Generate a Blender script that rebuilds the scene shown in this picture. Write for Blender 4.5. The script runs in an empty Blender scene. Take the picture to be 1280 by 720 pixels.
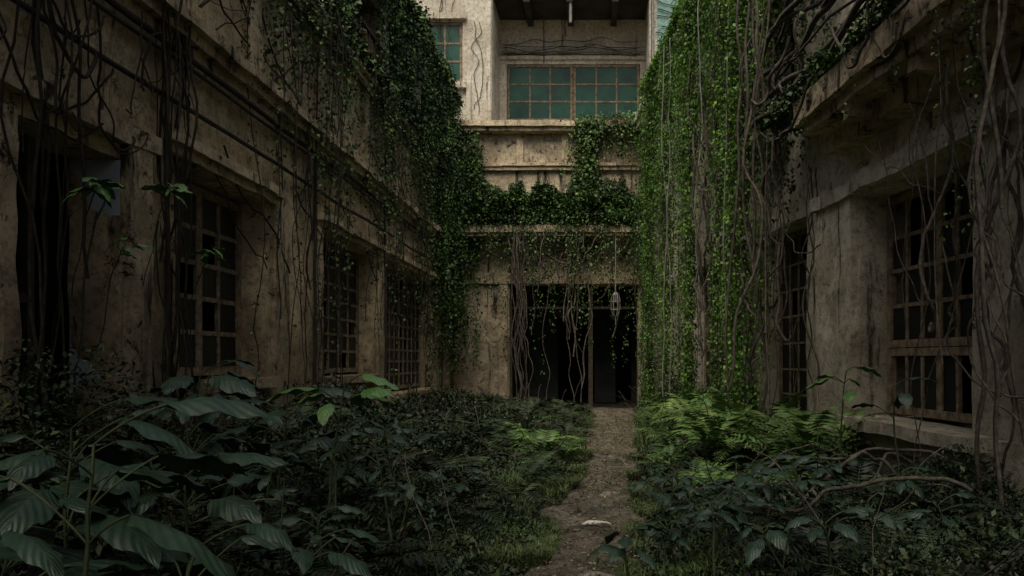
import bpy, math, random
import numpy as np
rng=np.random.default_rng(11); random.seed(5)
scene=bpy.context.scene
EYE=1.6
# ------------------------------------------------------------ noise
def _h(i,j,k):
    n=(i*73856093)^(j*19349663)^(k*83492791)
    n=(n^(n>>13))*1274126177 & 0x7fffffff
    n=(n^(n>>16)) & 0xffff
    return n/32767.5-1.0
def vnoise(x,y,z):
    x,y,z=[np.asarray(a,dtype=float) for a in np.broadcast_arrays(x,y,z)]
    i=np.floor(x).astype(np.int64);j=np.floor(y).astype(np.int64);k=np.floor(z).astype(np.int64)
    fx=x-i;fy=y-j;fz=z-k
    fx=fx*fx*(3-2*fx);fy=fy*fy*(3-2*fy);fz=fz*fz*(3-2*fz)
    r=0
    for a in (0,1):
        for b in (0,1):
            for c in (0,1):
                r=r+_h(i+a,j+b,k+c)*(fx if a else 1-fx)*(fy if b else 1-fy)*(fz if c else 1-fz)
    return r
def fbm(x,y,z,o=3):
    r=0;a=1;s=1
    for q in range(o):
        r=r+a*vnoise(x*s+q*17.3,y*s+q*5.1,z*s+q*9.7);a*=.5;s*=2.03
    return r
# ------------------------------------------------------------ mesh helpers
def mesh_obj(name,V,F,mat,parent=None,smooth=False,fattr=None,pattr=None):
    V=np.asarray(V,dtype=np.float32);F=np.asarray(F,dtype=np.int32)
    me=bpy.data.meshes.new(name)
    me.vertices.add(len(V));me.vertices.foreach_set('co',V.ravel())
    me.loops.add(F.size);me.loops.foreach_set('vertex_index',F.ravel())
    me.polygons.add(len(F));me.polygons.foreach_set('loop_start',np.arange(0,F.size,4,dtype=np.int32))
    me.polygons.foreach_set('loop_total',np.full(len(F),4,dtype=np.int32))
    me.update(calc_edges=True)
    if smooth: me.polygons.foreach_set('use_smooth',np.ones(len(F),dtype=bool))
    for dom,d in (('FACE',fattr),('POINT',pattr)):
        if d:
            for k,v in d.items():
                at=me.attributes.new(k,'FLOAT',dom);at.data.foreach_set('value',np.asarray(v,dtype=np.float32))
    me.materials.append(mat)
    ob=bpy.data.objects.new(name,me);scene.collection.objects.link(ob)
    if parent: ob.parent=parent
    return ob
def empty(name):
    e=bpy.data.objects.new(name,None);scene.collection.objects.link(e);return e
_T=np.array([-.11,1.0]);_T/=np.linalg.norm(_T);_N=np.array([-_T[1],_T[0]])
def fr_left(d,u,z): return np.stack([-4.67+d,u,z],-1)
def fr_back(d,u,z): return np.stack([u,24.0-d,z],-1)
def fr_right(d,u,z): return np.stack([4.26+u*_T[0]+d*_N[0],u*_T[1]+d*_N[1],z],-1)
def fr_world(d,u,z): return np.stack([d,u,z],-1)
class B:
    def __init__(s,frame,res=.16): s.f=frame;s.V=[];s.F=[];s.n=0;s.res=res
    def add(s,V,F):
        s.V.append(V);s.F.append(np.asarray(F)+s.n);s.n+=len(V)
    def box(s,d0,d1,u0,u1,z0,z1,res=None):
        res=res or s.res
        lo=np.array([d0,u0,z0],float);hi=np.array([d1,u1,z1],float)
        for ax in range(3):
            a,b=[q for q in range(3) if q!=ax]
            na=max(1,min(220,int(round((hi[a]-lo[a])/res))));nb=max(1,min(220,int(round((hi[b]-lo[b])/res))))
            ga,gb=np.meshgrid(np.linspace(lo[a],hi[a],na+1),np.linspace(lo[b],hi[b],nb+1),indexing='ij')
            idx=np.arange((na+1)*(nb+1)).reshape(na+1,nb+1)
            q=np.stack([idx[:-1,:-1],idx[1:,:-1],idx[1:,1:],idx[:-1,1:]],-1).reshape(-1,4)
            for side in (0,1):
                P=np.zeros((ga.size,3));P[:,a]=ga.ravel();P[:,b]=gb.ravel();P[:,ax]=(lo,hi)[side][ax]
                s.add(P,q if side else q[:,::-1])
    def wall(s,d0,d1,u0,u1,z0,z1,ops=()):
        us=sorted(set([u0,u1]+[o[0] for o in ops if u0<o[0]<u1]+[o[1] for o in ops if u0<o[1]<u1]))
        for a,b in zip(us[:-1],us[1:]):
            m=(a+b)/2;z=z0
            for o in sorted([o for o in ops if o[0]<m<o[1]],key=lambda o:o[2]):
                if o[2]>z+.01: s.box(d0,d1,a,b,z,o[2])
                z=o[3]
            if z<z1-.01: s.box(d0,d1,a,b,z,z1)
    def done(s,name,mat,parent=None,amp=.012,smooth=False):
        V=np.concatenate(s.V);F=np.concatenate(s.F)
        W=s.f(V[:,0],V[:,1],V[:,2])
        if amp:
            o=np.stack([fbm(W[:,0]*2.1+k*31,W[:,1]*2.1,W[:,2]*2.1,4) for k in range(3)],-1)
            W=W+o*amp
        return mesh_obj(name,W,F,mat,parent,smooth)
def windowgrid(bf,bg,d,u0,u1,z0,z1,cols,rows,fw=.08,bw=.032,miss=.2,split=0):
    bf.box(d-.07,d,u0,u0+fw,z0,z1,9);bf.box(d-.07,d,u1-fw,u1,z0,z1,9)
    bf.box(d-.067,d-.003,u0+fw,u1-fw,z0,z0+fw,9);bf.box(d-.067,d-.003,u0+fw,u1-fw,z1-fw,z1,9)
    iu0,iu1,iz0,iz1=u0+fw,u1-fw,z0+fw,z1-fw
    for i in range(1,cols):
        c=iu0+(iu1-iu0)*i/cols;w=bw*(2.2 if split and i%split==0 else 1)
        bf.box(d-.055,d-.012,c-w/2,c+w/2,iz0,iz1,9)
    for j in range(1,rows):
        c=iz0+(iz1-iz0)*j/rows+random.uniform(-.01,.01)
        bf.box(d-.05,d-.016,iu0,iu1,c-bw/2,c+bw/2,9)
    if bg is not None:
        for i in range(cols):
            for j in range(rows):
                if random.random()<miss: continue
                a=iu0+(iu1-iu0)*i/cols;b=iu0+(iu1-iu0)*(i+1)/cols
                c=iz0+(iz1-iz0)*j/rows;e=iz0+(iz1-iz0)*(j+1)/rows
                t=random.uniform(-.004,.004)
                bg.box(d-.038+t,d-.033+t,a,b,c,e,9)
# tubes
def tube(pts,r,sides=5):
    pts=np.asarray(pts,float);n=len(pts);r=np.broadcast_to(np.asarray(r,float),(n,))
    t=np.gradient(pts,axis=0);t/=np.linalg.norm(t,axis=1,keepdims=True)+1e-9
    m=np.abs(t).mean(0);ref=np.zeros(3);ref[np.argmin(m)]=1
    a=np.cross(t,ref);a/=np.linalg.norm(a,axis=1,keepdims=True)+1e-9
    b=np.cross(t,a);th=np.arange(sides)*2*np.pi/sides
    V=pts[:,None]+r[:,None,None]*(np.cos(th)[None,:,None]*a[:,None]+np.sin(th)[None,:,None]*b[:,None])
    i=np.arange(n-1)[:,None]*sides;j=np.arange(sides)[None];k=(j+1)%sides
    F=np.stack([i+j,i+k,i+sides+k,i+sides+j],-1).reshape(-1,4)
    return V.reshape(-1,3),F
class Tubes:
    def __init__(s): s.V=[];s.F=[];s.n=0
    def add(s,pts,r,sides=5):
        V,F=tube(pts,r,sides);s.V.append(V);s.F.append(F+s.n);s.n+=len(V)
    def done(s,name,mat,parent=None):
        return mesh_obj(name,np.concatenate(s.V),np.concatenate(s.F),mat,parent,True)
def wob(pts,amp,fr=1.5):
    pts=np.asarray(pts,float);s=random.uniform(0,500)
    L=np.concatenate([[0],np.cumsum(np.linalg.norm(np.diff(pts,axis=0),axis=1))])
    o=np.stack([fbm(L*fr+s,s+k*7.7,k*3.3+s,3) for k in range(3)],-1)
    return pts+o*amp
def hang(a,L,amp=.08,step=.12,fr=1.2):
    n=max(4,int(L/step));t=np.linspace(0,1,n)[:,None]
    p=np.array(a,float)+t*np.array([0,0,-L]);w=wob(p,amp,fr);return p+(w-w[0])
def cat(a,b,sag,n=26,amp=.04):
    t=np.linspace(0,1,n)[:,None];p=np.array(a)*(1-t)+np.array(b)*t
    p[:,2]-=4*sag*(t*(1-t))[:,0];w=wob(p,amp,1.5)
    e=(np.sin(np.pi*t)**.5);return p+(w-p)*e
# leaves
class Leaves:
    def __init__(s): s.V=[];s.F=[];s.A=[];s.n=0
    def add(s,P,D,size,w=.55,up=None,var=None,fold=.12,side=None):
        n=len(P);size=np.broadcast_to(size,(n,))[:,None]
        D=D/(np.linalg.norm(D,axis=1,keepdims=True)+1e-9)
        if side is None:
            R=rng.normal(size=(n,3))*.6+(np.array([0,0,1.0]) if up is None else up)
            S=np.cross(D,R)
        else: S=side
        S/=np.linalg.norm(S,axis=1,keepdims=True)+1e-9
        N=np.cross(S,D)
        a=P;b=P+D*size*.45+S*size*w*.5+N*size*fold;c=P+D*size-N*size*fold*.8;d=P+D*size*.45-S*size*w*.5+N*size*fold
        V=np.stack([a,b,c,d],1).reshape(-1,3)
        s.V.append(V);s.F.append(np.arange(n*4).reshape(n,4)+s.n);s.n+=n*4
        s.A.append(rng.random(n) if var is None else np.broadcast_to(var,(n,)))
    def quad(s,V,var):
        n=len(V);s.V.append(V.reshape(-1,3));s.F.append(np.arange(n*4).reshape(n,4)+s.n);s.n+=4*n;s.A.append(np.broadcast_to(var,(n,)))
    def done(s,name,mat,parent=None):
        return mesh_obj(name,np.concatenate(s.V),np.concatenate(s.F),mat,parent,False,{'var':np.concatenate(s.A)})
def rdir(n,bias=(0,0,0)): return rng.normal(size=(n,3))+np.array(bias)
def lsz(n,a,b): return a+(b-a)*rng.random(n)**2.2*1.5
# ------------------------------------------------------------ materials
def newmat(name):
    m=bpy.data.materials.new(name);m.use_nodes=True;nt=m.node_tree
    return m,nt,nt.nodes['Principled BSDF'],nt.nodes['Material Output']
def N(nt,t,**k):
    n=nt.nodes.new(t)
    for a,b in k.items():
        if a in n.inputs: n.inputs[a].default_value=b
        else: setattr(n,a,b)
    return n
def coords(nt,scale=(1,1,1)):
    tc=N(nt,'ShaderNodeTexCoord');mp=N(nt,'ShaderNodeMapping');mp.inputs['Scale'].default_value=scale
    nt.links.new(tc.outputs['Object'],mp.inputs[0]);return mp.outputs[0]
def noise(nt,vec,scale,detail=5,rough=.6,dist=0):
    n=N(nt,'ShaderNodeTexNoise',Scale=scale,Detail=min(detail,6),Roughness=rough,Distortion=dist);nt.links.new(vec,n.inputs['Vector']);return n.outputs['Fac']
def ramp(nt,fac,stops):
    r=N(nt,'ShaderNodeValToRGB');cr=r.color_ramp
    while len(cr.elements)<len(stops): cr.elements.new(.5)
    for e,(p,c) in zip(cr.elements,stops):
        e.position=p;e.color=(c[0],c[1],c[2],1) if hasattr(c,'__len__') else (c,c,c,1)
    nt.links.new(fac,r.inputs[0]);return r.outputs[0]
def mix(nt,fac,a,b,mode='MIX'):
    m=N(nt,'ShaderNodeMix',data_type='RGBA',blend_type=mode)
    for i,v in ((0,fac),(6,a),(7,b)):
        if isinstance(v,bpy.types.NodeSocket): nt.links.new(v,m.inputs[i])
        elif hasattr(v,'__len__'): m.inputs[i].default_value=(*v,1)
        else: m.inputs[i].default_value=v
    return m.outputs[2]
def bump(nt,bs,h,st=.5,dist=.02):
    b=N(nt,'ShaderNodeBump',Strength=st,Distance=dist);nt.links.new(h,b.inputs['Height']);nt.links.new(b.outputs[0],bs.inputs['Normal'])
def wallmat(name,ca,cb,grime=.5,dark=(.020,.017,.012),moss=.3,streak=.5,damp=.5):
    m,nt,bs,out=newmat(name);v=coords(nt);vs=coords(nt,(1.9,1.9,.26))
    c=ramp(nt,noise(nt,v,1.1,6,.68),[(.40,cb),(.54,ca)])
    f2=noise(nt,v,8,6,.82)
    c=mix(nt,ramp(nt,f2,[(.48,0),(.61,.65)]),c,tuple(x*.38 for x in cb))
    # rising damp: darker plaster near the ground
    sx=N(nt,'ShaderNodeSeparateXYZ');nt.links.new(v,sx.inputs[0])
    dn=N(nt,'ShaderNodeMath',operation='MULTIPLY_ADD');nt.links.new(noise(nt,v,1.8,5,.75),dn.inputs[0]);dn.inputs[1].default_value=-4.0;nt.links.new(sx.outputs[2],dn.inputs[2])
    dm=N(nt,'ShaderNodeMath',operation='MULTIPLY');dm.inputs[1].default_value=.25;nt.links.new(dn.outputs[0],dm.inputs[0])
    c=mix(nt,ramp(nt,dm.outputs[0],[(.0,.85*damp),(.18,0)]),c,tuple(x*1.6 for x in dark))
    st=ramp(nt,noise(nt,vs,1.7,6,.74,.5),[(.68-.25*streak,0),(.77-.25*streak,.95)])
    c=mix(nt,st,c,dark)
    g=ramp(nt,noise(nt,v,2.7,6,.84,.6),[(.71-.3*grime,0),(.78-.3*grime,1)])
    c=mix(nt,g,c,tuple(x*1.2 for x in dark))
    mo=ramp(nt,noise(nt,v,.8,6,.78,.2),[(.72-.3*moss,0),(.85-.3*moss,.85)])
    c=mix(nt,mo,c,(.024,.032,.014))
    nt.links.new(c,bs.inputs['Base Color']);bs.inputs['Roughness'].default_value=.92;bs.inputs['Specular IOR Level'].default_value=.2
    bump(nt,bs,noise(nt,v,16,5,.88),1.0,.045);return m
def plain(name,a,b,scale=5,rough=.8,metal=0,bmp=.4):
    m,nt,bs,out=newmat(name);v=coords(nt);f=noise(nt,v,scale,5,.7)
    nt.links.new(ramp(nt,f,[(.35,a),(.65,b)]),bs.inputs['Base Color']);bs.inputs['Roughness'].default_value=rough;bs.inputs['Metallic'].default_value=metal
    bs.inputs['Specular IOR Level'].default_value=.3
    bump(nt,bs,noise(nt,v,scale*5,3,.7),bmp,.01);return m
def leafmat(name,c0,c1,c2,rough=.55,trans=.0,spec=.3,brown=.6):
    m,nt,bs,out=newmat(name);at=N(nt,'ShaderNodeAttribute',attribute_name='var');v=coords(nt)
    c=ramp(nt,at.outputs['Fac'],[(0,c0),(.55,c1),(.97,c2),(1.0,(c2[0]*1.6,c2[1]*1.1,c2[2]*.8))])
    k=ramp(nt,noise(nt,v,1.1,5,.75),[(.36,.28),(.64,1.45)])
    c=mix(nt,1.0,c,k,'MULTIPLY')
    if brown: c=mix(nt,ramp(nt,noise(nt,v,2.3,4,.8),[(.52,0),(.66,brown)]),c,(.045,.036,.018))
    nt.links.new(c,bs.inputs['Base Color']);bs.inputs['Roughness'].default_value=rough;bs.inputs['Specular IOR Level'].default_value=spec
    if trans>0:
        tr=N(nt,'ShaderNodeBsdfTranslucent');nt.links.new(mix(nt,1.0,c,(1.3,1.4,.6),'MULTIPLY'),tr.inputs[0])
        ms=N(nt,'ShaderNodeMixShader');ms.inputs[0].default_value=trans
        nt.links.new(bs.outputs[0],ms.inputs[1]);nt.links.new(tr.outputs[0],ms.inputs[2]);nt.links.new(ms.outputs[0],out.inputs[0])
    return m
M_left=wallmat('stucco_ochre',(.78,.63,.40),(.50,.39,.24),.47,moss=.24,streak=.45)
M_trim=wallmat('stucco_trim',(.74,.60,.41),(.45,.36,.23),.53,moss=.3,streak=.50)
M_right=wallmat('stucco_grey',(.84,.76,.60),(.58,.51,.38),.40,moss=.15,streak=.40,damp=.4)
M_back=wallmat('stucco_back',(.68,.57,.40),(.42,.34,.23),.54,moss=.3,streak=.53)
M_upper=wallmat('stucco_cream',(.74,.69,.57),(.56,.50,.40),.3,moss=.02,streak=.40,dark=(.06,.052,.04),damp=0)
M_teal=wallmat('painted_teal',(.30,.48,.42),(.22,.36,.32),.2,moss=.02,streak=.25,dark=(.05,.06,.05),damp=0)
M_brown=wallmat('stucco_brown',(.30,.23,.15),(.17,.13,.08),.5,moss=.2)
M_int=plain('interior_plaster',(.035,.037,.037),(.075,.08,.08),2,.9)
M_blue=plain('blue_grey_paint',(.30,.35,.40),(.42,.48,.53),3,.8)
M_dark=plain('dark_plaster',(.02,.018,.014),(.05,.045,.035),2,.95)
M_frame=plain('rusted_frame',(.08,.06,.04),(.31,.24,.16),9,.85)
M_framed=plain('dark_frame',(.03,.025,.018),(.075,.06,.04),9,.8)
M_glass=plain('dirty_glass',(.005,.006,.005),(.014,.016,.014),3,.5,0,.1)
M_green=plain('green_glass',(.003,.026,.018),(.014,.085,.055),.9,.35,0,.1)
M_wood=plain('vine_bark',(.028,.024,.018),(.13,.11,.085),14,.9,0,.8)
M_woodd=plain('dark_vine_bark',(.012,.010,.007),(.045,.038,.028),14,.95,0,.8)
M_pipe=plain('pipe_metal',(.12,.11,.10),(.28,.27,.245),6,.6,.1)
M_piped=plain('dark_pipe',(.02,.017,.013),(.06,.05,.04),6,.7,.1)
M_ivy=leafmat('ivy_leaf',(.017,.038,.010),(.040,.084,.019),(.080,.15,.030))
M_bright=leafmat('bright_vine_leaf',(.035,.09,.016),(.095,.20,.036),(.19,.34,.065),trans=.28,brown=.25)
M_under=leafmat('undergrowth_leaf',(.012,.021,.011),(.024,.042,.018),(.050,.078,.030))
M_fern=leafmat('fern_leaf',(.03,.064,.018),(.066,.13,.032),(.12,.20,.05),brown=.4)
M_grass=leafmat('grass_blade',(.03,.05,.016),(.06,.095,.028),(.11,.14,.05))
M_dry=leafmat('dry_leaf',(.05,.036,.02),(.12,.085,.045),(.25,.2,.12),brown=0)
def bigleafmat(name,ca,cb):
    m,nt,bs,out=newmat(name)
    u=N(nt,'ShaderNodeAttribute',attribute_name='lu').outputs['Fac'];w=N(nt,'ShaderNodeAttribute',attribute_name='lv').outputs['Fac']
    ab=N(nt,'ShaderNodeMath',operation='ABSOLUTE');nt.links.new(w,ab.inputs[0])
    a=N(nt,'ShaderNodeMath',operation='MULTIPLY_ADD');nt.links.new(ab.outputs[0],a.inputs[0]);a.inputs[1].default_value=-.28;nt.links.new(u,a.inputs[2])
    b=N(nt,'ShaderNodeMath',operation='MULTIPLY');nt.links.new(a.outputs[0],b.inputs[0]);b.inputs[1].default_value=50
    s=N(nt,'ShaderNodeMath',operation='SINE');nt.links.new(b.outputs[0],s.inputs[0])
    vein=ramp(nt,s.outputs[0],[(.94,0),(1,.4)]);mid=ramp(nt,ab.outputs[0],[(.0,1),(.05,0)])
    vv=N(nt,'ShaderNodeMath',operation='MAXIMUM');nt.links.new(vein,vv.inputs[0]);nt.links.new(mid,vv.inputs[1])
    v=coords(nt);c=ramp(nt,noise(nt,v,6,5,.7),[(.3,ca),(.7,cb)])
    fk=N(nt,'ShaderNodeMath',operation='MULTIPLY');fk.inputs[1].default_value=.45;nt.links.new(vv.outputs[0],fk.inputs[0])
    c=mix(nt,fk.outputs[0],c,tuple(x*1.9 for x in cb))
    c=mix(nt,ramp(nt,noise(nt,v,19,4,.8),[(.6,0),(.68,.7)]),c,(.03,.028,.014))
    nt.links.new(c,bs.inputs['Base Color']);bs.inputs['Roughness'].default_value=.42;bs.inputs['Specular IOR Level'].default_value=.4
    hh=N(nt,'ShaderNodeMath',operation='ADD');nt.links.new(s.outputs[0],hh.inputs[0]);nt.links.new(noise(nt,v,25,4),hh.inputs[1])
    bump(nt,bs,hh.outputs[0],.25,.006)
    return m
M_big=bigleafmat('broad_leaf',(.010,.025,.014),(.023,.048,.027))
M_bigl=bigleafmat('light_broad_leaf',(.04,.10,.025),(.08,.17,.045))
# ------------------------------------------------------------ terrain
def path_c(y): return np.interp(y,[-10,3,5.3,6.8,8.5,11,13,17,20,24.5],[-.5,-.25,-.10,-.02,.16,.24,.36,.55,.65,.4])+.06*np.sin(np.asarray(y)*1.3)
def path_w(y): return np.interp(y,[-10,5,8.5,13,20,24],[.5,.52,.50,.56,.8,1.3])+.14*vnoise(np.asarray(y)*1.1,3.3,1.1)
def gh(x,y):
    d=np.maximum(0,np.abs(x-path_c(y))-path_w(y))
    k=np.clip(d/1.2,0,1)
    e=np.clip((24.0-y)/2,0,1)*np.clip((30-np.abs(x))/10,0,1)
    return (k*(.10+.10*vnoise(x*.9,y*.9,3.3))+.025*fbm(x*2.3,y*2.3,.5,3))*e
xs=np.unique(np.concatenate([np.linspace(-400,-8,10),np.arange(-8,8,.12),np.linspace(8,400,10)]))
ys=np.unique(np.concatenate([np.linspace(-400,-3,8),np.arange(-3,25,.14),np.linspace(25,400,10)]))
gx,gy=np.meshgrid(xs,ys,indexing='ij');gz=gh(gx,gy)
def gridF(a,b):
    idx=np.arange(a*b).reshape(a,b);return np.stack([idx[:-1,:-1],idx[1:,:-1],idx[1:,1:],idx[:-1,1:]],-1).reshape(-1,4)
def soil(name,a,b,c):
    m,nt,bs,out=newmat(name);v=coords(nt)
    col=ramp(nt,noise(nt,v,2.2,6,.75),[(.3,a),(.5,b),(.7,c)])
    col=mix(nt,ramp(nt,noise(nt,v,9,6,.85),[(.47,0),(.60,.75)]),col,tuple(x*.4 for x in a))
    col=mix(nt,ramp(nt,noise(nt,v,1.4,6,.75),[(.48,0),(.60,.7)]),col,(.03,.034,.018))
    nt.links.new(col,bs.inputs['Base Color']);bs.inputs['Roughness'].default_value=.95;bs.inputs['Specular IOR Level'].default_value=.2
    bump(nt,bs,noise(nt,v,22,6,.8),.9,.035);return m
M_soil=soil('soil',(.02,.018,.012),(.035,.03,.02),(.05,.045,.03))
M_path=soil('trodden_dirt',(.075,.065,.048),(.15,.13,.10),(.25,.22,.17))
mesh_obj('ground',np.stack([gx,gy,gz],-1).reshape(-1,3),gridF(len(xs),len(ys)),M_soil,smooth=True)
py=np.arange(-2,23.9,.1);pt=np.linspace(-1,1,17)
Y,T=np.meshgrid(py,pt,indexing='ij')
X=path_c(Y)+T*(path_w(Y)*1.05+.2*fbm(Y*1.3,np.sign(T)*9,2.2,4))
Z=gh(X,Y)+.018+.014*fbm(X*5,Y*5,1.1,3)-.04*np.abs(T)**6
mesh_obj('dirt_path',np.stack([X,Y,Z],-1).reshape(-1,3),gridF(len(py),17),M_path,smooth=True)
# ------------------------------------------------------------ LEFT BUILDING
EL=empty('abandoned_building')
ops=[(4.3,5.55,0,3.6),(5.76,7.12,0,3.6),(8.05,10.3,1.35,3.85),(12.45,15.45,1.3,3.85),(16.35,21.0,.8,3.85)]
b=B(fr_left);b.wall(-.5,0,-6,24,0,5.2,ops);b.done('ground_floor_wall',M_left,EL,.018)
b=B(fr_left);b.wall(-.45,-.02,-6,24,5.45,7.15);b.done('upper_wall',M_left,EL,.018)
b=B(fr_left,.09)
b.box(-.45,.16,-6,24,5.2,5.32);b.box(-.45,.26,-6,24,5.323,5.45)       # cornice
b.box(-.45,.06,-6,24,5.08,5.197)
b.box(-.45,.14,-6,24,7.15,7.25);b.box(-.45,.22,-6,24,7.253,7.36)       # parapet coping
for u in np.arange(-5,24,2.45): b.box(-.02,.07,u,u+.32,5.453,7.147)    # pilasters upper
for o in ops[2:]:
    b.box(0.002,.17,o[0]-.3,o[1]+.3,3.98,4.10);b.box(0.002,.09,o[0]-.22,o[1]+.22,3.87,3.977)
    b.box(-.3,.12,o[0]-.12,o[1]+.12,o[2]-.14,o[2]-.003)
b.box(.002,.10,7.14,7.48,0,3.75);b.box(.002,.10,5.57,5.74,0,3.6);b.box(.002,.12,3.9,7.6,3.753,3.93)
for u in (10.5,12.05,15.6,21.3): b.box(.002,.06,u,u+.3,0,3.86)
b.done('cornices_and_pilasters',M_trim,EL,.024)
b=B(fr_left);b.box(-.5,-.004,7.123,7.137,.0,3.58);b.done('painted_jamb',M_blue,EL,0)
bf=B(fr_left);bg=B(fr_left)
windowgrid(bf,bg,-.32,8.1,10.25,1.4,3.8,4,5,.11,.06,.15,2)
windowgrid(bf,bg,-.32,12.5,15.4,1.35,3.8,5,7,.09,.05,.1)
windowgrid(bf,bg,-.32,16.4,20.95,.85,3.8,10,9,.09,.05,.1,5)
bf.done('window_frames',M_frame,EL,.004);bg.done('window_glass',M_glass,EL,0)
bf=B(fr_left);bf.box(-.34,-.27,5.78,5.86,0,3.57,9);bf.box(-.34,-.27,6.3,6.38,0,3.57,9);bf.box(-.337,-.273,5.86,6.3,1.0,1.08,9);bf.box(-.337,-.273,5.86,6.3,2.1,2.18,9)
bf.box(-.31,-.29,5.86,6.3,0,1.0,9)
bf.done('door_frame',M_framed,EL,.004)
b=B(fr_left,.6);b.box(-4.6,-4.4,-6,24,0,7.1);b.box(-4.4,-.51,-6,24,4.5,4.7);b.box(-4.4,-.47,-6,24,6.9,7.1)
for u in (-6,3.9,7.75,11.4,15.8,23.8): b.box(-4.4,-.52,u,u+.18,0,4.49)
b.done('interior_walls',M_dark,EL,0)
# upper storeys; unseen near block added to shade the foreground
b=B(fr_left,.25);b.box(-4.6,-1.2,-6,9.5,7.37,10.2,2)
b.wall(-.6,-.12,13.4,24,7.37,9.9,[(14.2,16,7.9,9.4),(17,19,7.9,9.4),(20,22,7.9,9.4)]);b.box(-4.6,-.9,13.4,24,7.37,9.85,2)
b.done('top_floor_and_shade_block',M_brown,EL,.015)
b=B(fr_left,.12);b.box(-.7,.12,13.1,24.2,9.903,10.12);b.box(-.4,-.08,13.05,13.35,7.37,9.9)
for u in (16.3,19.4,22.4): b.box(-.118,.0,u,u+.25,7.37,9.9)
b.done('top_floor_column',M_upper,EL,.012)
bf=B(fr_left)
for u in np.arange(13.5,23.8,.42): bf.box(-.06,-.02,u,u+.05,7.37,8.5,9)
bf.box(-.075,0,13.4,23.9,8.503,8.56,9)
for u in (14.2,17,20): windowgrid(bf,None,-.3,u,u+1.9,7.92,9.38,3,2)
bf.done('balcony_railing',M_framed,EL,.006)
t=Tubes()
for z,d,r in ((5.02,.12,.035),(4.9,.10,.022),(4.45,.08,.028),(7.05,.14,.03)):
    p=np.array([[-4.67+d,u,z] for u in np.arange(-3,23.9,.3)]);t.add(wob(p,.03,.4),r,6)
for u,z0,z1 in ((11.9,0,5.0),(7.75,0,5.0),(15.95,0,7),(22,0,7)):
    t.add(wob([[-4.67+.1,u,z] for z in np.linspace(z0,z1,18)],.015),.03,6)
t.done('conduit_pipes',M_piped,EL)
# ------------------------------------------------------------ BACK BUILDING
EB=empty('abandoned_building')
b=B(fr_back);b.wall(-.5,0,-4.66,3.2,0,5.6,[(-2.75,1.52,0,4.1)]);b.wall(-.5,0,-4.66,3.2,5.95,9.15);b.done('front_wall',M_back,EB,.02)
b=B(fr_back,.12)
b.box(-.5,.85,-4.3,1.62,5.6,5.70);b.box(-.5,.93,-4.35,1.66,5.703,5.93)
b.box(-.5,.14,-4.66,1.7,7.9,8.02);b.box(-.5,.2,-4.66,1.7,8.023,8.12);b.box(-.5,.35,-4.66,3.2,9.15,9.27);b.box(-1,.45,-4.66,3.2,9.273,9.45)
b.box(.002,.12,-3.1,-2.8,0,4.1);b.box(.002,.14,-4.4,1.55,4.13,4.5)
b.box(.002,.06,-4.6,-4.35,0,4.1)
for u in (-3.9,-2.5,-1.0,.4): b.box(.002,.09,u,u+.22,8.125,9.147)
b.done('ledges_and_canopy',M_trim,EB,.022)
b=B(fr_back);b.box(-.12,.02,-.12,.03,0,4.1,9);b.box(-.12,.02,-2.748,-2.66,0,4.1,9);b.box(-.115,.015,-2.65,-.13,3.3,3.38,9);b.box(-.115,.015,.035,1.5,3.3,3.38,9)
b.done('doorway_posts',M_framed,EB,.006)
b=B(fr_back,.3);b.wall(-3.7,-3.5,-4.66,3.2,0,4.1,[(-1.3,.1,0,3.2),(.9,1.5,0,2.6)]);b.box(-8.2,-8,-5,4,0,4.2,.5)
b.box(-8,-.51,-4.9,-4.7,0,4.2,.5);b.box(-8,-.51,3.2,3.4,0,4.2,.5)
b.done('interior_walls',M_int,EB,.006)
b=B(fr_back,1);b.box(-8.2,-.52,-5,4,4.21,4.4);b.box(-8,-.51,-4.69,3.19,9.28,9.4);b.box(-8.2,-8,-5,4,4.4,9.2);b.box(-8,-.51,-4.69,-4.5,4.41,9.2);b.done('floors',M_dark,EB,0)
b=B(fr_back,.2)
b.wall(-1.3,-1.0,-9,-3.47,9.2,16,[(-5.75,-4.5,11.25,13.35)])
b.box(-3,-1.303,-3.8,-3.47,9.2,16);b.box(-3,-1.0,2.0,2.25,9.2,16)
b.wall(-3.3,-3.0,-3.8,2.25,9.2,16,[(-3.2,1.8,10.55,12.7)])
b.box(-.999,-.88,-3.7,-3.5,9.45,16);b.box(-.999,-.9,-4.35,-4.2,9.45,11.2)
b.box(-.999,-.8,-5.9,-4.35,11.0,11.2);b.box(-.999,-.85,-5.9,-4.35,13.4,13.6)
b.box(-2.998,-2.85,-3.3,1.9,10.38,10.53);b.box(-2.998,-2.9,-3.46,1.99,12.85,12.97)
b.done('upper_wall',M_upper,EB,.012)
b=B(fr_back,.2);b.box(-1.3,-1.002,2.25,9,9.2,16);b.done('teal_wall',M_teal,EB,.01)
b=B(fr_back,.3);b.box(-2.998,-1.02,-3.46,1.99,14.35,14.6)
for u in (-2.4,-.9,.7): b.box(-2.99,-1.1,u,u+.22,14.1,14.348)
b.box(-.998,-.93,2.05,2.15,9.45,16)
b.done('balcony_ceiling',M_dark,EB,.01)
bf=B(fr_back);bg=B(fr_back)
windowgrid(bf,bg,-3.03,-3.18,-.72,10.57,12.68,3,3,.09,.06,0);windowgrid(bf,bg,-3.03,-.70,1.78,10.57,12.68,3,3,.09,.06,0)
windowgrid(bf,bg,-1.05,-5.73,-4.52,11.27,13.33,2,3,.08,.06,0)
bf.done('window_frames',M_frame,EB,.004);bg.done('green_window_glass',M_green,EB,0)
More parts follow.
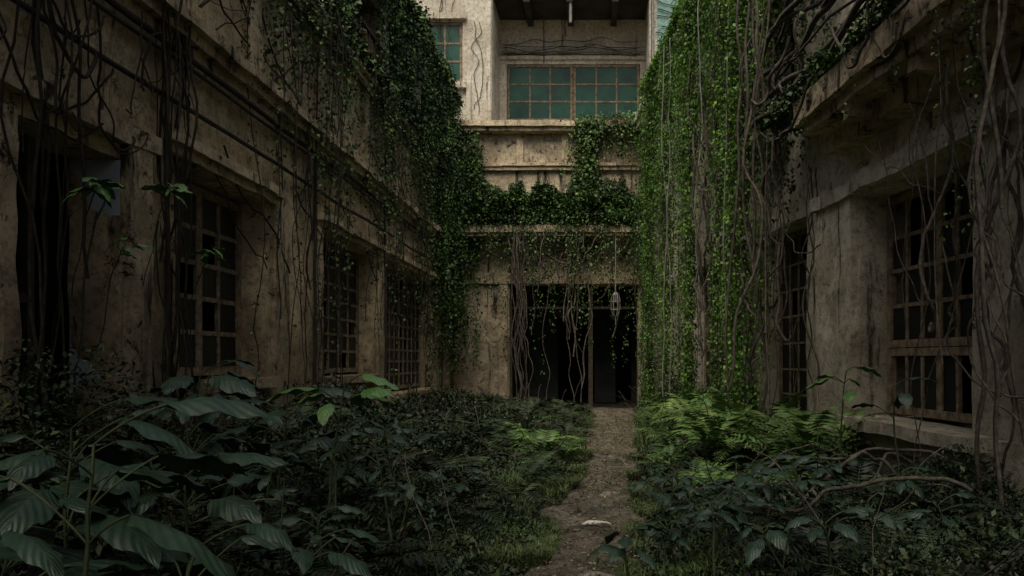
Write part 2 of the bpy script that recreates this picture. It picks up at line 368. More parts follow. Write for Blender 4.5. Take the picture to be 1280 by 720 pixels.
b=B(fr_back,1);b.box(-3.6,-3.4,-9,9,9.4,16.2);b.box(-3.6,-1,-9,9,16.2,16.4);b.done('rear_wall',M_dark,EB,0)
t=Tubes();t.add([[-.75,25.2,z] for z in np.linspace(13.4,16,6)],.06,6)
t.add([[2.1,24.85,z] for z in np.linspace(9.5,16,8)],.05,6);t.add([[x,26.9,13.1] for x in np.linspace(-3.4,2,10)],.03,6);t.add([[-1.8,26.9,z] for z in np.linspace(12.7,14.3,10)],.03,6)
t.done('drainpipes',M_pipe,EB)
# ------------------------------------------------------------ RIGHT BUILDING
ER=empty('abandoned_building')
ops=[(6.72,8.9,.92,3.6),(10.5,12.5,.5,3.7),(15.0,17.4,.4,3.7),(19,20.6,0,3.7),(1.5,4.5,.92,3.6)]
b=B(fr_right);b.wall(-.6,0,-6,23.8,0,4.3,ops);b.wall(-.6,-.02,-6,23.8,4.3,9.3,[(11,12.6,5.6,7.6),(15,17,5.6,7.6)]);b.done('wall',M_right,ER,.02)
b=B(fr_right,.1)
b.box(.002,.10,8.93,9.95,0,3.62);b.box(.002,.16,8.85,10.05,3.623,3.8);b.box(.002,.10,12.75,14.2,0,3.7);b.box(.002,.10,5.7,6.6,0,.9)
b.box(.002,.13,5.5,8.84,3.64,3.86)
b.box(-.45,.24,6.35,9.1,.78,.915);b.box(.002,.12,6.5,9.0,.6,.777)
b.box(.0,.25,10.06,23.8,9.1,9.3);b.box(-.5,.32,-6,23.8,9.303,9.5)
b.done('pilasters_and_sills',M_right,ER,.022)
b=B(fr_right,.1);b.box(0.003,.60,-6,9.2,4.43,4.56);b.box(0.003,.70,-6,9.3,4.563,4.86);b.box(0.003,.28,-6,9.2,4.2,4.427)
for u in np.arange(-5,9.2,1.3): b.box(.29,.56,u,u+.14,4.28,4.428)
b.done('canopy',M_trim,ER,.028)
bf=B(fr_right);bg=B(fr_right)
windowgrid(bf,bg,-.34,6.75,8.87,1.75,3.57,6,4,.09,.045,.3,3);windowgrid(bf,bg,-.34,6.75,8.87,.96,1.74,6,1,.09,.045,.2,3)
windowgrid(bf,bg,-.34,10.52,12.48,.52,3.68,5,7,.08,.035,.2)
windowgrid(bf,bg,-.34,15.02,17.38,.42,3.68,5,7,.08,.035,.2)
bf.done('window_frames',M_frame,ER,.005);bg.done('window_glass',M_glass,ER,0)
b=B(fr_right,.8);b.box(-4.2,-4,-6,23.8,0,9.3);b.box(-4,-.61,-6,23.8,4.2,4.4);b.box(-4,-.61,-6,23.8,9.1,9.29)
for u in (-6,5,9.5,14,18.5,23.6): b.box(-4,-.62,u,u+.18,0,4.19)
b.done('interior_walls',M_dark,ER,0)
t=Tubes()
for u,d in ((17.6,.6),(17.2,.55),(14.3,.6),(12.1,.7)):
    t.add(wob([fr_right(d,u,z) for z in np.linspace(.7,9.2,24)],.08,.5),.014,6)
t.done('hanging_cables',M_pipe)
# ------------------------------------------------------------ hanging vines
def strand(LV,a,L,dens,rad,size,gravity=1.2,amp=.12,var=None,TB=None):
    p=hang(a,L,amp)
    n=int(L*dens);tt=rng.random(n)*(len(p)-1);i=np.minimum(tt.astype(int),len(p)-2);f=(tt-i)[:,None]
    P=p[i]*(1-f)+p[i+1]*f
    O=rng.normal(size=(n,3));O[:,2]*=.5
    taper=(1-.6*(tt/len(p)))[:,None]
    P=P+O*rad*taper
    D=O*.8+np.array([0,0,-gravity]);D+=rng.normal(size=(n,3))*.35
    LV.add(P,D,size*rng.uniform(.45,1.35,n),.7,up=O,var=None if var is None else np.clip(var+rng.normal(size=n)*.2,0,.98))
    if TB is not None: TB.add(p,.008,4)
# right bright curtain: separate columns of strands with bare wall between
LV=Leaves();TB=Tubes()
cols=[(11.1,4.9,.05,8,.5),(11.8,6.4,.07,20,.6),(12.5,6.7,.07,24,.55),(13.3,5.2,.06,12,.5),(15.3,7.7,.10,24,.55),(16.1,5.0,.06,9,.45),(18.0,8.3,.16,26,.45),(20.6,8.6,.28,42,.4)]
for uc,Lm,sp,n,dc in cols:
    for k in range(n):
        u=uc+random.gauss(0,sp);d=dc+random.gauss(0,.08)
        L=Lm*random.choice([random.uniform(.35,.8),random.uniform(.75,1),random.uniform(.85,1.03)])
        strand(LV,fr_right(d,u,9.5+random.uniform(-.1,.2)),L,74,.062,.066,amp=.10,var=.55+.4*vnoise(u*5,k,0),TB=TB if k%4==0 else None)
for k in range(100):
    u=random.uniform(10.6,21.4);strand(LV,fr_right(random.uniform(.2,.5),u,9.6),random.uniform(.4,2.2),60,.08,.08,var=.5)
n=20000;u=rng.uniform(10.5,21.5,n);d=rng.uniform(-.5,.5,n);z=9.5+rng.random(n)**.8*(.32+.3*vnoise(u*.9,d*1.2,2))*np.clip(1.1-np.abs(d),.3,1)
LV.add(fr_right(d,u,z),rdir(n,(-.3,-.2,-.2)),rng.uniform(.06,.12,n),.7)
LV.done('hanging_vines',M_bright)
TB.done('vine_stems',M_woodd)
# darker ivy on right wall and canopy
LV=Leaves()
for k in range(64):
    u=random.uniform(9.3,12.0);d=random.uniform(.1,.4);strand(LV,fr_right(d,u,9.4+random.uniform(-.2,.3)),random.uniform(1.0,3.8)*random.uniform(.5,1),55,.09,.075)
for k in range(30):
    u=random.choice([random.uniform(5.5,6.1),random.uniform(6.2,9.3),random.uniform(6.2,9.3)]);strand(LV,fr_right(random.uniform(.6,.75),u,4.9),random.uniform(.1,.45)+(1.0*random.random() if u<6.1 else 0),60,.04,.04)
n=20000;u=rng.uniform(5,12,n);d=rng.uniform(0,.75,n);z=4.86+rng.random(n)*(.2+.2*vnoise(u*1.4,d*2,2));k=vnoise(u*1.1,d*1.5,8)>-.1
LV.add(fr_right(d,u,z)[k],rdir(n,(0,0,.2))[k],rng.uniform(.04,.08,n)[k],.7)
n=26000;u=rng.uniform(9.6,23.5,n);z=rng.uniform(1.0,9.3,n);k=fbm(u*.7,z*.5,4.4,4)+(u-17)*.03+(z-6)*.14>.4
LV.add(fr_right(rng.uniform(.02,.16,n),u,z)[k],rdir(n,(-.8,0,-1.4))[k],rng.uniform(.05,.09,n)[k],.75,up=np.array([-2.,0,0]))
LV.done('wall_ivy',M_ivy)
# left ivy
LV=Leaves();TB=Tubes()
for k in range(360):
    u=8.5+15.4*random.random()**.75
    if vnoise(u*1.5,3.1,0)<-.1 and random.random()<.88: continue
    L=random.uniform(.2,.7)+random.random()**2.6*np.interp(u,[7,11,16,24],[1.0,2.0,2.3,2.8])
    strand(LV,fr_left(random.uniform(.12,.42),u,7.42+random.uniform(-.05,.2)),L,55,.065,.074)
for k in range(40): # thin long dangling strands
    u=random.uniform(9,22);strand(LV,fr_left(random.uniform(.2,.5),u,7.4),random.uniform(1.5,3.8),20,.04,.06,amp=.16,TB=TB)
n=30000;u=8+16*rng.random(n)**.8;d=rng.uniform(-.6,.36,n);z=7.36+rng.random(n)*np.clip(.4+.6*vnoise(u*1.2,d*2,5)+.3*vnoise(u*4,d*3,1),.04,1.1)
LV.add(fr_left(d,u,z),rdir(n,(.4,0,0)),lsz(n,.05,.11),.7)
for k in range(200):
    u=random.uniform(15.5,24);L=random.uniform(.3,1.0)+random.random()**2*1.8
    strand(LV,fr_left(random.uniform(.05,.3),u,10.2+random.uniform(-.1,.2)),L,58,.075,.085)
n=22000;u=rng.uniform(15,24.3,n);d=rng.uniform(-.6,.3,n);z=10.12+rng.random(n)*np.clip(.3+.5*vnoise(u*1.1,d*2,5)+.25*vnoise(u*4,d*3,1),.04,1)
LV.add(fr_left(d,u,z),rdir(n,(.4,0,0)),lsz(n,.05,.12),.7)
for k in range(190):
    u=random.uniform(20.8,23.9);d=random.random()**1.6*(.3+.6*(u-20.5)/3.4)
    strand(LV,fr_left(d,u,9.4-random.random()*2.2-d*.8),random.uniform(1.0,3.4),60,.09,.09)
n=34000;u=rng.uniform(8,24,n);z=rng.uniform(2,7.3,n);k=fbm(u*.8,z*.6,7.4,4)+np.interp(u,[8,14,20,24],[-1.3,-1.1,-.8,.3])+np.interp(z,[2,5,7.3],[-.5,-.25,.3])>.0
LV.add(fr_left(rng.uniform(.02,.2,n),u,z)[k],rdir(n,(.8,0,-1.4))[k],rng.uniform(.05,.1,n)[k],.75,up=np.array([2.,0,0]))
LV.done('wall_ivy',M_ivy);TB.done('vine_stems',M_woodd)
# back canopy ivy
LV=Leaves()
n=50000;u=rng.uniform(-4.5,1.75,n);d=rng.uniform(.0,1.05,n);hh=np.clip(1.1+.9*vnoise(u*.9,d,1)+.4*vnoise(u*2.9,d,4)-.5*d,.08,2.2)
LV.add(fr_back(d,u,5.95+rng.random(n)**.6*hh),rdir(n,(0,-.5,0)),lsz(n,.06,.13),.7)
for k in range(170):
    u=random.uniform(-4.5,1.8);strand(LV,fr_back(random.uniform(.85,1.1),u,6.3),random.uniform(.2,.7)+random.random()**4*2.0,50,.08,.08)
for k in range(60):
    u=random.gauss(-.2,.2);strand(LV,fr_back(random.uniform(.4,.6),u,9.5),random.uniform(1,2.4),60,.1,.1,var=.8)
for k in range(110):
    u=random.uniform(-.3,2.0);strand(LV,fr_back(random.uniform(.3,.6),u,9.55+.1*(u)),random.uniform(.2,.4+.4*max(u,0)),60,.1,.1,var=.8)
for k in range(90):
    u=random.uniform(-4.6,-3.7);strand(LV,fr_back(random.uniform(.1,.7),u,9.8-(u+4.6)*.9-random.random()),random.uniform(.5,2.0),60,.1,.1)
n=26000;u=rng.uniform(-4.66,1.7,n);z=rng.uniform(5.9,8.4,n);k=fbm(u*.7,z*.8,2.4,4)-(z-6.9)*.6>.0
LV.add(fr_back(rng.uniform(.02,.25,n),u,z)[k],rdir(n,(0,-.8,-1.4))[k],rng.uniform(.06,.11,n)[k],.75,up=np.array([0,-2.,0]))
LV.done('canopy_ivy',M_ivy)
# ------------------------------------------------------------ bare woody vines
t=Tubes()
for k in range(30): # back doorway
    u=random.choice([random.gauss(-2.3,.15),random.gauss(-.5,.2),random.uniform(-2.6,1.6)]);t.add(hang(fr_back(random.uniform(.7,1.1),u,5.7),random.uniform(.6,1.8)+random.random()*2.6*(u<-1.6 or -.8<u<-.2),.22,.1,1.4),random.choice([.012,.016,.024]),4)
for k in range(9):
    a=random.uniform(-2.8,1.4);c_=a+random.uniform(-1.6,1.6);c_=min(max(c_,-2.8),1.6)
    t.add(cat(fr_back(1.,a,5.6),fr_back(.9,c_,random.uniform(2,5.4)),random.uniform(-.1,.9),34,.25),random.choice([.014,.02,.028]))
# right wall hanging roots: tangled
for k in range(20):
    u=random.choice([random.uniform(10,14.8),random.uniform(10.0,11.6)]);z=random.uniform(4.5,9.2);d=random.uniform(.3,.75)
    t.add(hang(fr_right(d,u,z),random.uniform(2,z-.8),.36,.12,.6),random.choice([.006,.009,.013,.022]),5)
for k in range(36):
    u=random.uniform(9.8,15);u2=max(u+random.uniform(-2.4,2),9.4)
    t.add(cat(fr_right(random.uniform(.3,.85),u,random.uniform(4,9)),fr_right(random.uniform(.15,.7),u2,random.uniform(1.5,6)),random.uniform(.3,2.0),40,.22),random.choice([.006,.010,.016,.024]))
for k in range(11):
    u=random.uniform(5.3,6.4);d=random.uniform(.15,.7)
    t.add(hang(fr_right(d,u,4.6),random.uniform(1,4.3),.3,.1,.9),random.choice([.006,.010,.018]),5)
for k in range(17):
    u=random.uniform(5.3,7.6);u2=u+random.uniform(-1.4,.8)
    t.add(cat(fr_right(random.uniform(.3,.75),u,random.uniform(3.2,4.6)),fr_right(random.uniform(.1,.7),u2,random.uniform(1.0,4.0)),random.uniform(.2,1.3),40,.2),random.choice([.005,.009,.016]))
for k in range(5): # heavy loops off the canopy edge
    u=random.uniform(5.6,9.4);t.add(cat(fr_right(.72,u,4.95),fr_right(random.uniform(.6,.75),u+random.uniform(.6,2.0),random.uniform(4.5,5.4)),random.uniform(.1,.5),40,.12),random.choice([.012,.018,.024]))
for k in range(12): # along canopy edge and up the facade
    z=4.98+k*.18;t.add(wob([fr_right(.66-.03*k+.1*math.sin(u*1.3+k),u,z+.12*math.sin(u*.8+k*2)) for u in np.arange(3,11,.2)],.12,.8),random.choice([.018,.028,.042]))
for k in range(12): # wall-hugging climbers
    u=random.choice([random.uniform(5.3,6.3),random.uniform(9.8,10.4),random.uniform(12.6,14.8)])
    p=[fr_right(.13,u+.3*math.sin(z*.8+k),z) for z in np.arange(0,4.4,.12)];t.add(wob(p,.14,1.2),random.choice([.007,.012,.018]))
t.done('woody_vines',M_wood)
t=Tubes() # ground roots bottom right
for k in range(9):
    x0=random.uniform(1.2,2.6);y0=random.uniform(5.0,7.5)
    a=np.array([x0,y0,.15]);b_=np.array([x0+random.uniform(.8,2),y0+random.uniform(-1.6,1.0),.25+random.uniform(0,.5)])
    p=cat(a,b_,-random.uniform(.0,.35),30,.25);t.add(p,random.choice([.006,.01,.018]))
t.add(cat((.95,6.2,.15),(2.9,5.5,.6),-.22,34,.16),.018);t.add(cat((.9,7.2,.2),(3.2,6.2,.7),-.25,34,.16),.014)
t.done('exposed_roots',M_wood)
t=Tubes() # dead twigs through the undergrowth
for k in range(300):
    s=random.choice([-1,-1,1]);y=random.uniform(4,20);x=random.uniform(-4.4,-.6) if s<0 else random.uniform(1.1,2.6)
    a=np.array([x,y,.05]);L=random.uniform(.3,1.1);an=random.uniform(0,6.28)
    b_=a+np.array([math.cos(an)*L,math.sin(an)*L,random.uniform(.2,.9)]);t.add(cat(a,b_,-random.uniform(0,.15),9,.08),random.uniform(.003,.007),3)
t.done('dead_twigs',M_wood)
t=Tubes() # left wall dark creepers
for k in range(38):
    u=random.choice([random.uniform(7.5,8.0)]*2+[random.uniform(5.6,6.3),random.uniform(11.3,12.3),random.uniform(8,23)])
    z=random.choice([7.3,5.3,5.2]);t.add(hang(fr_left(.09+random.random()*.15,u,z),random.uniform(1.0,z-.6)*(1 if u<8 else .55),.2,.12,1.1),random.choice([.006,.010,.014]),5)
for k in range(16):
    u=random.uniform(5.2,7.5);t.add(cat(fr_left(.2,u,random.uniform(4.2,5.3)),fr_left(.25,u+random.uniform(-1,1.4),random.uniform(3.6,5.3)),random.uniform(.1,.8),26,.14),random.choice([.008,.012,.018]))
for k in range(36):
    u=random.uniform(8,22);z=random.uniform(3,7.2);p=[];dx=random.choice([-1,1])
    p=wob([fr_left(.05,u+dx*s*.8,z-s*.5) for s in np.arange(0,2.6,.12)],.22,1.1);p[:,0]=-4.67+.06;t.add(p,random.choice([.006,.01,.014]))
for k in range(6):
    x=random.uniform(-6,-3.7);z=random.uniform(13,15);p=wob([(x,24.93,z-s) for s in np.arange(0,3.2,.15)],.3,1)
    p[:,1]=24.96;t.add(p,.012)
for k in range(5):
    p=wob([(x,26.92,13.0+.12*k) for x in np.arange(-3.3,1.9,.2)],.16,.8);p[:,1]=26.88;t.add(p,.013)
for k in range(6):
    p=wob([(x,24.95,12.9+k*.3-.2*(x-2.3)) for x in np.arange(2.3,5,.2)],.2,1.2);p[:,1]=24.96;t.add(p,.016)
t.done('creeping_vines',M_woodd)
# ------------------------------------------------------------ undergrowth
def uh(x,y):
    """height of the undergrowth above ground"""
    pc=path_c(y);pw=path_w(y)
    l=np.clip((pc-pw-x)/(pc-pw+4.6),0,1);rr=np.clip((x-pc-pw)/np.maximum(.3,(4.26-.11*y-pc-pw)),0,1)
    hl=.04+l**1.2*np.interp(y,[0,5,9,13,20,24],[1.0,1.15,1.1,.8,.55,.4]);hr=.05+rr**.8*np.interp(y,[0,5,8,11,15,24],[.4,.4,.55,.85,.9,.6])
    h=np.where(x<pc,hl,hr)*(.8+.85*vnoise(x*1.0,y*1.0,9.)+.4*vnoise(x*2.6,y*2.6,2.))
    return np.where((l<=0)&(rr<=0),0,np.maximum(h,.02))
LV=Leaves()
def area(n,y0,y1,side):
    y=y0+(y1-y0)*rng.random(n);pc=path_c(y);pw=path_w(y)*.98
    if side<0: x=-4.6+(pc-pw+4.6)*rng.random(n)
    else: x=pc+pw+(4.2-.11*y-pc-pw)*rng.random(n)
    return x,y
for n,y0,y1,s,sz in ((56000,2.2,9,-1,.052),(90000,9,24,-1,.072),(42000,3.2,9,1,.046),(34000,9,23,1,.07)):
    x,y=area(n,y0,y1,s);k=fbm(x*1.7,y*1.7,6.1,2)>-.75;x,y=x[k],y[k];n=len(x)
    h=uh(x,y);z=gh(x,y)+h*rng.random(n)**.45+.01
    LV.add(np.stack([x,y,z],-1),rdir(n,(0,0,-.1)),sz*rng.uniform(.35,1.5,n),.5,up=np.array([0,0,1.5]))
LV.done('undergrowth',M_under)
# ferns
def ferns(LV,base,nf,L,var,lift=1.0,K=15,ll=.26):
    n=len(base);F=n*nf
    bp=np.repeat(base,nf,0);LL=np.repeat(L,nf)*rng.uniform(.6,1.15,F);az=rng.random(F)*2*np.pi;el=rng.uniform(.6,1.35,F)*lift
    s=np.linspace(0.02,1,K)[None]
    ang=el[:,None]-s*rng.uniform(1.1,2.2,F)[:,None]
    dr=np.cos(ang);dz=np.sin(ang);ds=LL[:,None]/K
    r=np.cumsum(dr*ds,1);z=np.cumsum(dz*ds,1)
    P=np.stack([bp[:,0:1]+r*np.cos(az)[:,None],bp[:,1:2]+r*np.sin(az)[:,None],bp[:,2:3]+z],-1)
    Tn=np.stack([dr*np.cos(az)[:,None],dr*np.sin(az)[:,None],dz],-1)
    S=np.stack([-np.sin(az),np.cos(az),np.zeros(F)],-1)[:,None].repeat(K,1)
    prof=np.sin(np.pi*np.clip(s*.86+.12,0,1))**.8
    size=(LL[:,None]*ll*prof)
    vv=np.repeat(np.repeat(var,nf)[:,None],K,1)
    for sg in (1,-1):
        D=S*sg*.9+Tn*.45+np.array([0,0,-.18])+rng.normal(size=P.shape)*.09
        Dn=D.reshape(-1,3);LV.add(P.reshape(-1,3),Dn,size.ravel(),.24,side=Tn.reshape(-1,3)+.0,var=np.clip(vv.ravel()+rng.normal(size=vv.size)*.12,0,.98),fold=.05)
    # rachis
    a=P[:,:-1].reshape(-1,3);b_=P[:,1:].reshape(-1,3);o=S[:,:-1].reshape(-1,3)*.003
    LV.quad(np.stack([a-o,a+o,b_+o,b_-o],1),.3)
def plants(n,y0,y1,side,pmin=0,pmax=1):
    y=y0+(y1-y0)*rng.random(n);pc=path_c(y);pw=path_w(y)+.12
    tt=pmin+(pmax-pmin)*rng.random(n)
    x=(pc-pw)+(-4.5-(pc-pw))*tt if side<0 else (pc+pw)+(4.1-.11*y-pc-pw)*tt
    z=gh(x,y)+uh(x,y)*.55
    return np.stack([x,y,z],-1)
LV=Leaves()
p=plants(120,7.2,20,1,.08);ferns(LV,p,11,rng.uniform(.25,.65,120),.3+.6*rng.random(120))
p=plants(50,8.5,14,1,.3,1);p[:,2]+=.25;ferns(LV,p,12,rng.uniform(.5,.95,50),.5+.45*rng.random(50),1.1)
p=plants(20,9,17,-1,.0,.35);ferns(LV,p,10,rng.uniform(.3,.5,20),.3+.4*rng.random(20))
LV.done('fern_thicket',M_fern)
LV=Leaves()
p=plants(190,7.5,22,-1);ferns(LV,p,10,rng.uniform(.3,.8,190),.1+.8*rng.random(190))
p=plants(60,4.0,8,-1,.15,1);ferns(LV,p,10,rng.uniform(.35,.7,60),.0+.3*rng.random(60))
p=plants(36,4.3,6.8,1,.1,1);ferns(LV,p,10,rng.uniform(.3,.5,36),.0+.4*rng.random(36))
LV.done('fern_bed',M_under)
LV=Leaves() # one light fern clump near the path
p=np.array([[-.72,11.2,.15],[-.9,11.5,.2],[-.6,11.8,.1]]);ferns(LV,p,16,np.array([.75,.7,.6]),np.array([.7,.6,.8]))
LV.done('fern',M_fern)
# grass
LV=Leaves()
def grass(n,y0,y1,side,wd,hh,inn=.8):
    y=y0+(y1-y0)*rng.random(n);pc=path_c(y);pw=path_w(y)*inn
    o=rng.random(n)**1.5*wd;x=pc+side*(pw+o)
    k=fbm(x*1.9,y*1.9,1.7,3)>-.15;x,y=x[k],y[k];n=len(x)
    z=gh(x,y)+.6*uh(x,y)*rng.random(n);h=hh*rng.uniform(.3,1.3,n)*(.8+.6*vnoise(x*2,y*2,7))
    az=rng.random(n)*6.28;lean=rng.uniform(.3,1.3,n)*h
    P=np.stack([x,y,z],-1);dv=np.stack([np.cos(az),np.sin(az),np.zeros(n)],-1);sd=np.stack([-np.sin(az),np.cos(az),np.zeros(n)],-1)*(.003+.003*rng.random(n))[:,None]
    m=P+dv*lean[:,None]*.35+np.array([0,0,1])*h[:,None]*.65;tp=P+dv*lean[:,None]+np.array([0,0,1])*h[:,None]*.85
    v=rng.random(n)
    LV.V.append(np.stack([P-sd,P+sd,m+sd*.9,m-sd*.9],1).reshape(-1,3));LV.V.append(np.stack([m-sd*.9,m+sd*.9,tp+sd*.15,tp-sd*.15],1).reshape(-1,3))
    LV.F.append(np.arange(n*8).reshape(n*2,4)+LV.n);LV.n+=n*8;LV.A+= [v,v]
grass(28000,5,12,-1,.9,.12,.7);grass(32000,5,12,1,.9,.12,.7);grass(9000,12,22,-1,1.2,.22);grass(8000,12,22,1,.8,.22);grass(5000,5,20,1,.5,.05,.05)
LV.done('grass',M_grass)
# litter
LV=Leaves();n=8000;y=rng.uniform(4.5,23,n);x=path_c(y)+rng.uniform(-1,1,n)*path_w(y)*1.6
P=np.stack([x,y,gh(x,y)+.035+.02*rng.random(n)],-1);D=rdir(n);D[:,2]*=.15;LV.add(P,D,rng.uniform(.015,.06,n),.5,up=np.array([0,0,3.]))
LV.done('leaf_litter',M_dry)
M_stone=plain('stone',(.09,.08,.065),(.24,.215,.18),8,.95,0,.8)
def rock(bld,c,s):
    nu,nv=9,7;U,Vv=np.meshgrid(np.linspace(0,2*np.pi,nu),np.linspace(0,np.pi,nv),indexing='ij')
    d=np.stack([np.cos(U)*np.sin(Vv),np.sin(U)*np.sin(Vv),np.cos(Vv)],-1).reshape(-1,3)
    q=random.uniform(0,99);r=1+.45*vnoise(d[:,0]*1.7+q,d[:,1]*1.7,d[:,2]*1.7)
    a=random.uniform(0,3);R=np.array([[math.cos(a),-math.sin(a),0],[math.sin(a),math.cos(a),0],[0,0,1]])
    bld.add((d*r[:,None]*np.array(s))@R.T+np.array(c),gridF(nu,nv))
b=B(fr_world)
for k in range(200):
    y=4.8+17*random.random()**1.5;x=float(path_c(y))+random.uniform(-1.2,1.2)*float(path_w(y));s=random.uniform(.006,.022)*(2.0 if random.random()<.1 else 1)
    rock(b,(x,y,float(gh(x,y))+.02),(s*1.6,s,s*.6))
b.done('rubble',M_stone,None,0)
b=B(fr_world)
for x,y,s in ((-.35,5.75,.12),(.05,5.3,.13),(.2,8.6,.12)):
    rock(b,(x,y,float(gh(x,y))+.012),(s*1.5,s*.8,.02))
b.done('flagstones',M_stone,None,0)
M_white=plain('broken_plaster',(.45,.42,.36),(.7,.67,.6),10,.8)
t=Tubes();t.add([(-.09,6.82,.045),(-.04,6.80,.06),(.04,6.80,.065),(.10,6.83,.06),(.15,6.88,.045)],[.008,.024,.02,.012,.005],7)
t.add([(.1,6.82,.06),(.14,6.78,.07),(.18,6.77,.055)],[.010,.008,.003],6)
t.done('plaster_shard',M_white)
# hanging lantern
t=Tubes();c=np.array([.75,22.9,0])
t.add([c+(0,0,z) for z in np.linspace(5.65,3.75,8)],.016)
for k in range(6):
    a=k*math.pi/3;t.add([c+(math.cos(a)*r,math.sin(a)*r,z) for r,z in ((.03,3.75),(.10,3.68),(.14,3.5),(.14,3.2),(.08,3.02),(.02,2.98))],.015)
for z,r in ((3.68,.10),(3.45,.145),(3.2,.142)):
    t.add([c+(math.cos(a)*r,math.sin(a)*r,z) for a in np.linspace(0,2*math.pi,13)],.014)
t.add([c+(0,0,z) for z in (3.74,3.6,3.45)],[.05,.045,.03],8);t.add([c+(0,0,z) for z in (2.98,2.8,2.72)],[.02,.012,.01])
t.done('hanging_lantern',M_pipe)
# ------------------------------------------------------------ broadleaf plants
def bigleaf(base,az,L,W,pitch,droop,roll=0,nu=14,nv=8):
    U,Vv=np.meshgrid(np.linspace(0,1,nu),np.linspace(-1,1,nv+1),indexing='ij')
    w=W*.5*np.sin(np.pi*np.clip(U,0,1)**.72)**.85*(1-.15*U)+.002
    ang=pitch-droop*U;dx=np.cos(ang)*L/(nu-1);dz=np.sin(ang)*L/(nu-1)
    r=np.cumsum(dx,0)-dx[0];z=np.cumsum(dz,0)-dz[0]
    yy=Vv*w;z=z-np.abs(Vv)**1.5*w*.35+.014*np.sin(U*17+az*9+Vv*2)*np.abs(Vv)*(L/.5)
    z=z+yy*math.sin(roll);yy=yy*math.cos(roll)
    x=base[0]+r*math.cos(az)-yy*math.sin(az);y=base[1]+r*math.sin(az)+yy*math.cos(az)
    return np.stack([x,y,base[2]+z],-1).reshape(-1,3),gridF(nu,nv+1),U.ravel(),Vv.ravel()
def plant(name,leafs,stems,mat):
    e=empty(name);V=[];F=[];A=[];Bv=[];n=0
    for l in leafs:
        v,f,u,w=bigleaf(*l);V.append(v);F.append(f+n);A.append(u);Bv.append(w);n+=len(v)
    mesh_obj('leaves',np.concatenate(V),np.concatenate(F),mat,e,True,None,{'lu':np.concatenate(A),'lv':np.concatenate(Bv)})
    t=Tubes()
    for p,r in stems: t.add(p,r,6)
    t.done('stems',M_stem,e)
M_stem=plain('green_stem',(.018,.025,.010),(.04,.055,.022),9,.7)
def bplant(name,x,y,h,n,L,mat=None,lv=(.7,1.0),az0=None):
    g=float(gh(x,y));base=np.array([x,y,g]);top=np.array([x+random.uniform(-.15,.15),y+random.uniform(-.15,.15),g+h])
    tt=np.linspace(0,1,10)[:,None];st=base*(1-tt)+top*tt;st=wob(st,.05);stems=[(st,np.linspace(.013,.006,10))];lf=[]
    for k in range(n):
        f=random.uniform(*lv) if k else 1;i=int(f*9);p0=st[min(i,9)]
        a=(az0 if az0 is not None else 0)+k*2.4+random.uniform(-.3,.3);pl=L*random.uniform(.35,.7)
        p1=p0+np.array([math.cos(a)*pl,math.sin(a)*pl,pl*random.uniform(.3,.8)])
        mid=(p0+p1)/2+np.array([0,0,pl*.15]);q=np.linspace(0,1,7)[:,None]
        stems.append(((1-q)**2*p0+2*q*(1-q)*mid+q*q*p1,.005))
        l=L*random.uniform(.65,1.2);lf.append((p1,a+random.uniform(-.3,.3),l,l*random.uniform(.42,.55),random.uniform(-.1,.45),random.uniform(.6,1.3),random.uniform(-.4,.4)))
    plant(name,lf,stems,mat or M_big)
for x,y,h,n,L in ((-2.0,2.75,1.15,7,.5),(-2.35,3.3,1.1,8,.45),(-1.75,3.0,.72,7,.42),(-1.35,3.1,.38,6,.36),(-2.2,2.6,.7,7,.45),(-2.9,3.9,1.15,8,.42),(-1.9,2.5,.35,6,.42),(-2.7,3.2,.6,8,.45),(-1.6,4.0,.5,6,.32),(-3.2,3.6,.8,8,.45),(-2.4,4.2,.8,8,.38)):
    bplant('broadleaf_plant',x,y,h,n,L)
for x,y,h,n,L in ((-2.9,5.3,1.25,13,.36),(-2.45,5.6,1.15,12,.34),(-3.3,5.9,1.4,12,.38),(-3.6,6.6,1.35,12,.36),(-2.2,6.3,.95,10,.3)):
    bplant('broadleaf_shrub',x,y,h,n,L,None,(.55,1))
bplant('broadleaf_shrub',-2.0,5.4,1.25,9,.34,M_bigl,(.8,1));
for k in range(34):
    x,y=[float(a[0]) for a in area(1,4.3,6.8,1)];bplant('broadleaf_seedling',x,y,random.uniform(.3,.6),8,random.uniform(.15,.22))
for k in range(24):
    x,y=[float(a[0]) for a in area(1,4.2,7,-1)];bplant('broadleaf_seedling',x,y,random.uniform(.4,.9)*(1 if x<-1.2 else .5),7,.18)
bplant('sapling',2.55,7.4,1.45,5,.30,M_bigl,(.85,1));bplant('sapling',2.75,6.4,1.25,4,.26,None,(.8,1));bplant('sapling',1.55,9.4,1.1,6,.24,M_bigl,(.7,1))
# climbing plant with star clusters of leaves on left wall
st=[];lf=[]
for u,z,R in ((6.0,3.05,.30),(7.0,3.25,.26),(7.75,2.75,.18),(6.35,2.6,.18)):
    c=fr_left(.55,u,z);st.append((cat(fr_left(.12,u+.3,z-.9),c,-.12,12,.05),.005))
    for k in range(12):
        a=k*.72+random.uniform(-.3,.3);l=R*random.uniform(.5,1.15);lf.append((c+rng.normal(size=3)*.04,a,l,l*.38,random.uniform(-.3,.6),1.1,random.uniform(-.5,.5)))
st.append((wob([fr_left(.12,6.3+.12*z,z) for z in np.linspace(0,3.2,22)],.1),.009));st.append((wob([fr_left(.12,7.6,z) for z in np.linspace(0,3.,22)],.1),.009))
plant('climbing_plant',lf,st,M_bigl)
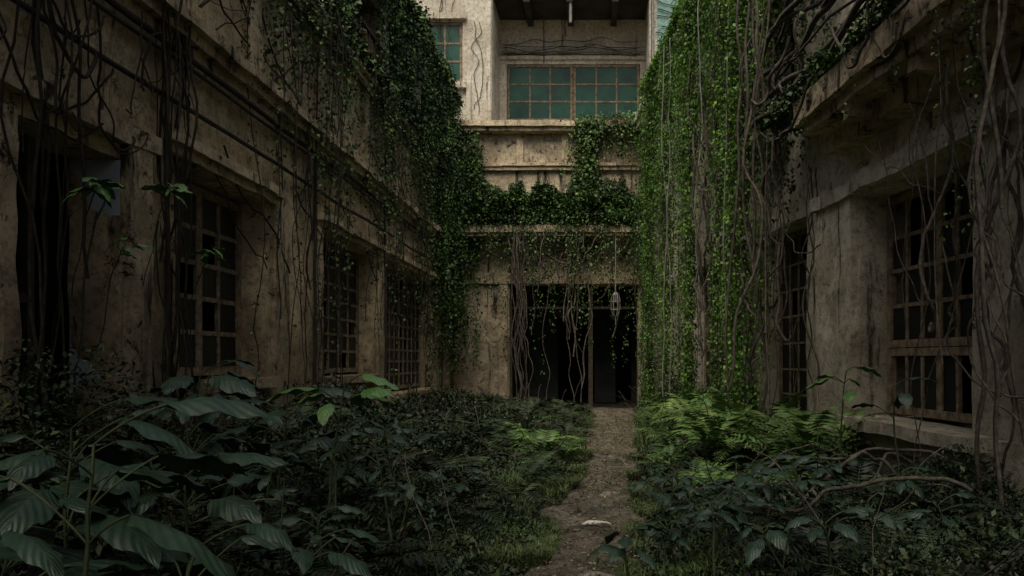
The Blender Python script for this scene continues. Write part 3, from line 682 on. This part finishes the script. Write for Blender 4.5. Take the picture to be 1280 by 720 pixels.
# ------------------------------------------------------------ shade tree, added out of view above the camera to darken the foreground
ET=empty('added_shade_tree');t=Tubes()
base=np.array([-2.6,-3.6,0.]);tp=np.array([-1.8,-2.0,7.6])
t.add(wob(base*(1-np.linspace(0,1,16)[:,None])+tp*np.linspace(0,1,16)[:,None],.18,.5),np.linspace(.34,.2,16),10)
LV=Leaves()
for k in range(22):
    e=np.array([random.uniform(-4.8,1.2),random.uniform(-4,4.6),random.uniform(9.0,12.0)])
    t.add(cat(tp+rng.normal(size=3)*.1,e,-.5,14,.2),np.linspace(.12,.02,14),6)
    n=640;o=rng.normal(size=(n,3))*np.array([.85,.85,.5]);LV.add(e+o,rdir(n,(0,0,-.5)),rng.uniform(.12,.24,n),.6)
t.done('shade_tree_limbs',M_wood,ET);LV.done('shade_tree_crown',M_ivy,ET)
# ------------------------------------------------------------ light, sky, camera
from mathutils import Vector
w=bpy.data.worlds.new('World');scene.world=w;w.use_nodes=True;nt=w.node_tree
dirv=Vector((-.09,-.42,.80)).normalized()
sky=nt.nodes.new('ShaderNodeTexSky');sky.sky_type='NISHITA';sky.sun_disc=False
sky.sun_elevation=math.asin(dirv.z);sky.sun_rotation=math.atan2(dirv.x,dirv.y);sky.air_density=1.0;sky.dust_density=6.0;sky.ozone_density=.4
nt.links.new(sky.outputs[0],nt.nodes['Background'].inputs[0]);nt.nodes['Background'].inputs[1].default_value=.095
sd=bpy.data.lights.new('sun','SUN');sd.energy=3.7;sd.angle=math.radians(56);sd.color=(1,.94,.80)
so=bpy.data.objects.new('sun',sd);scene.collection.objects.link(so)
so.rotation_euler=dirv.to_track_quat('Z','Y').to_euler()
cd=bpy.data.cameras.new('camera');co=bpy.data.objects.new('camera',cd);scene.collection.objects.link(co)
cd.sensor_width=36;cd.lens=900/1280*36;cd.shift_x=-100/1280;cd.shift_y=90/1280;cd.clip_end=2000;cd.clip_start=.05
co.location=(0,0,EYE);co.rotation_euler=(math.radians(90),0,0)
scene.camera=co
scene.view_settings.view_transform='Standard';scene.view_settings.look='None';scene.view_settings.exposure=0;scene.view_settings.gamma=1
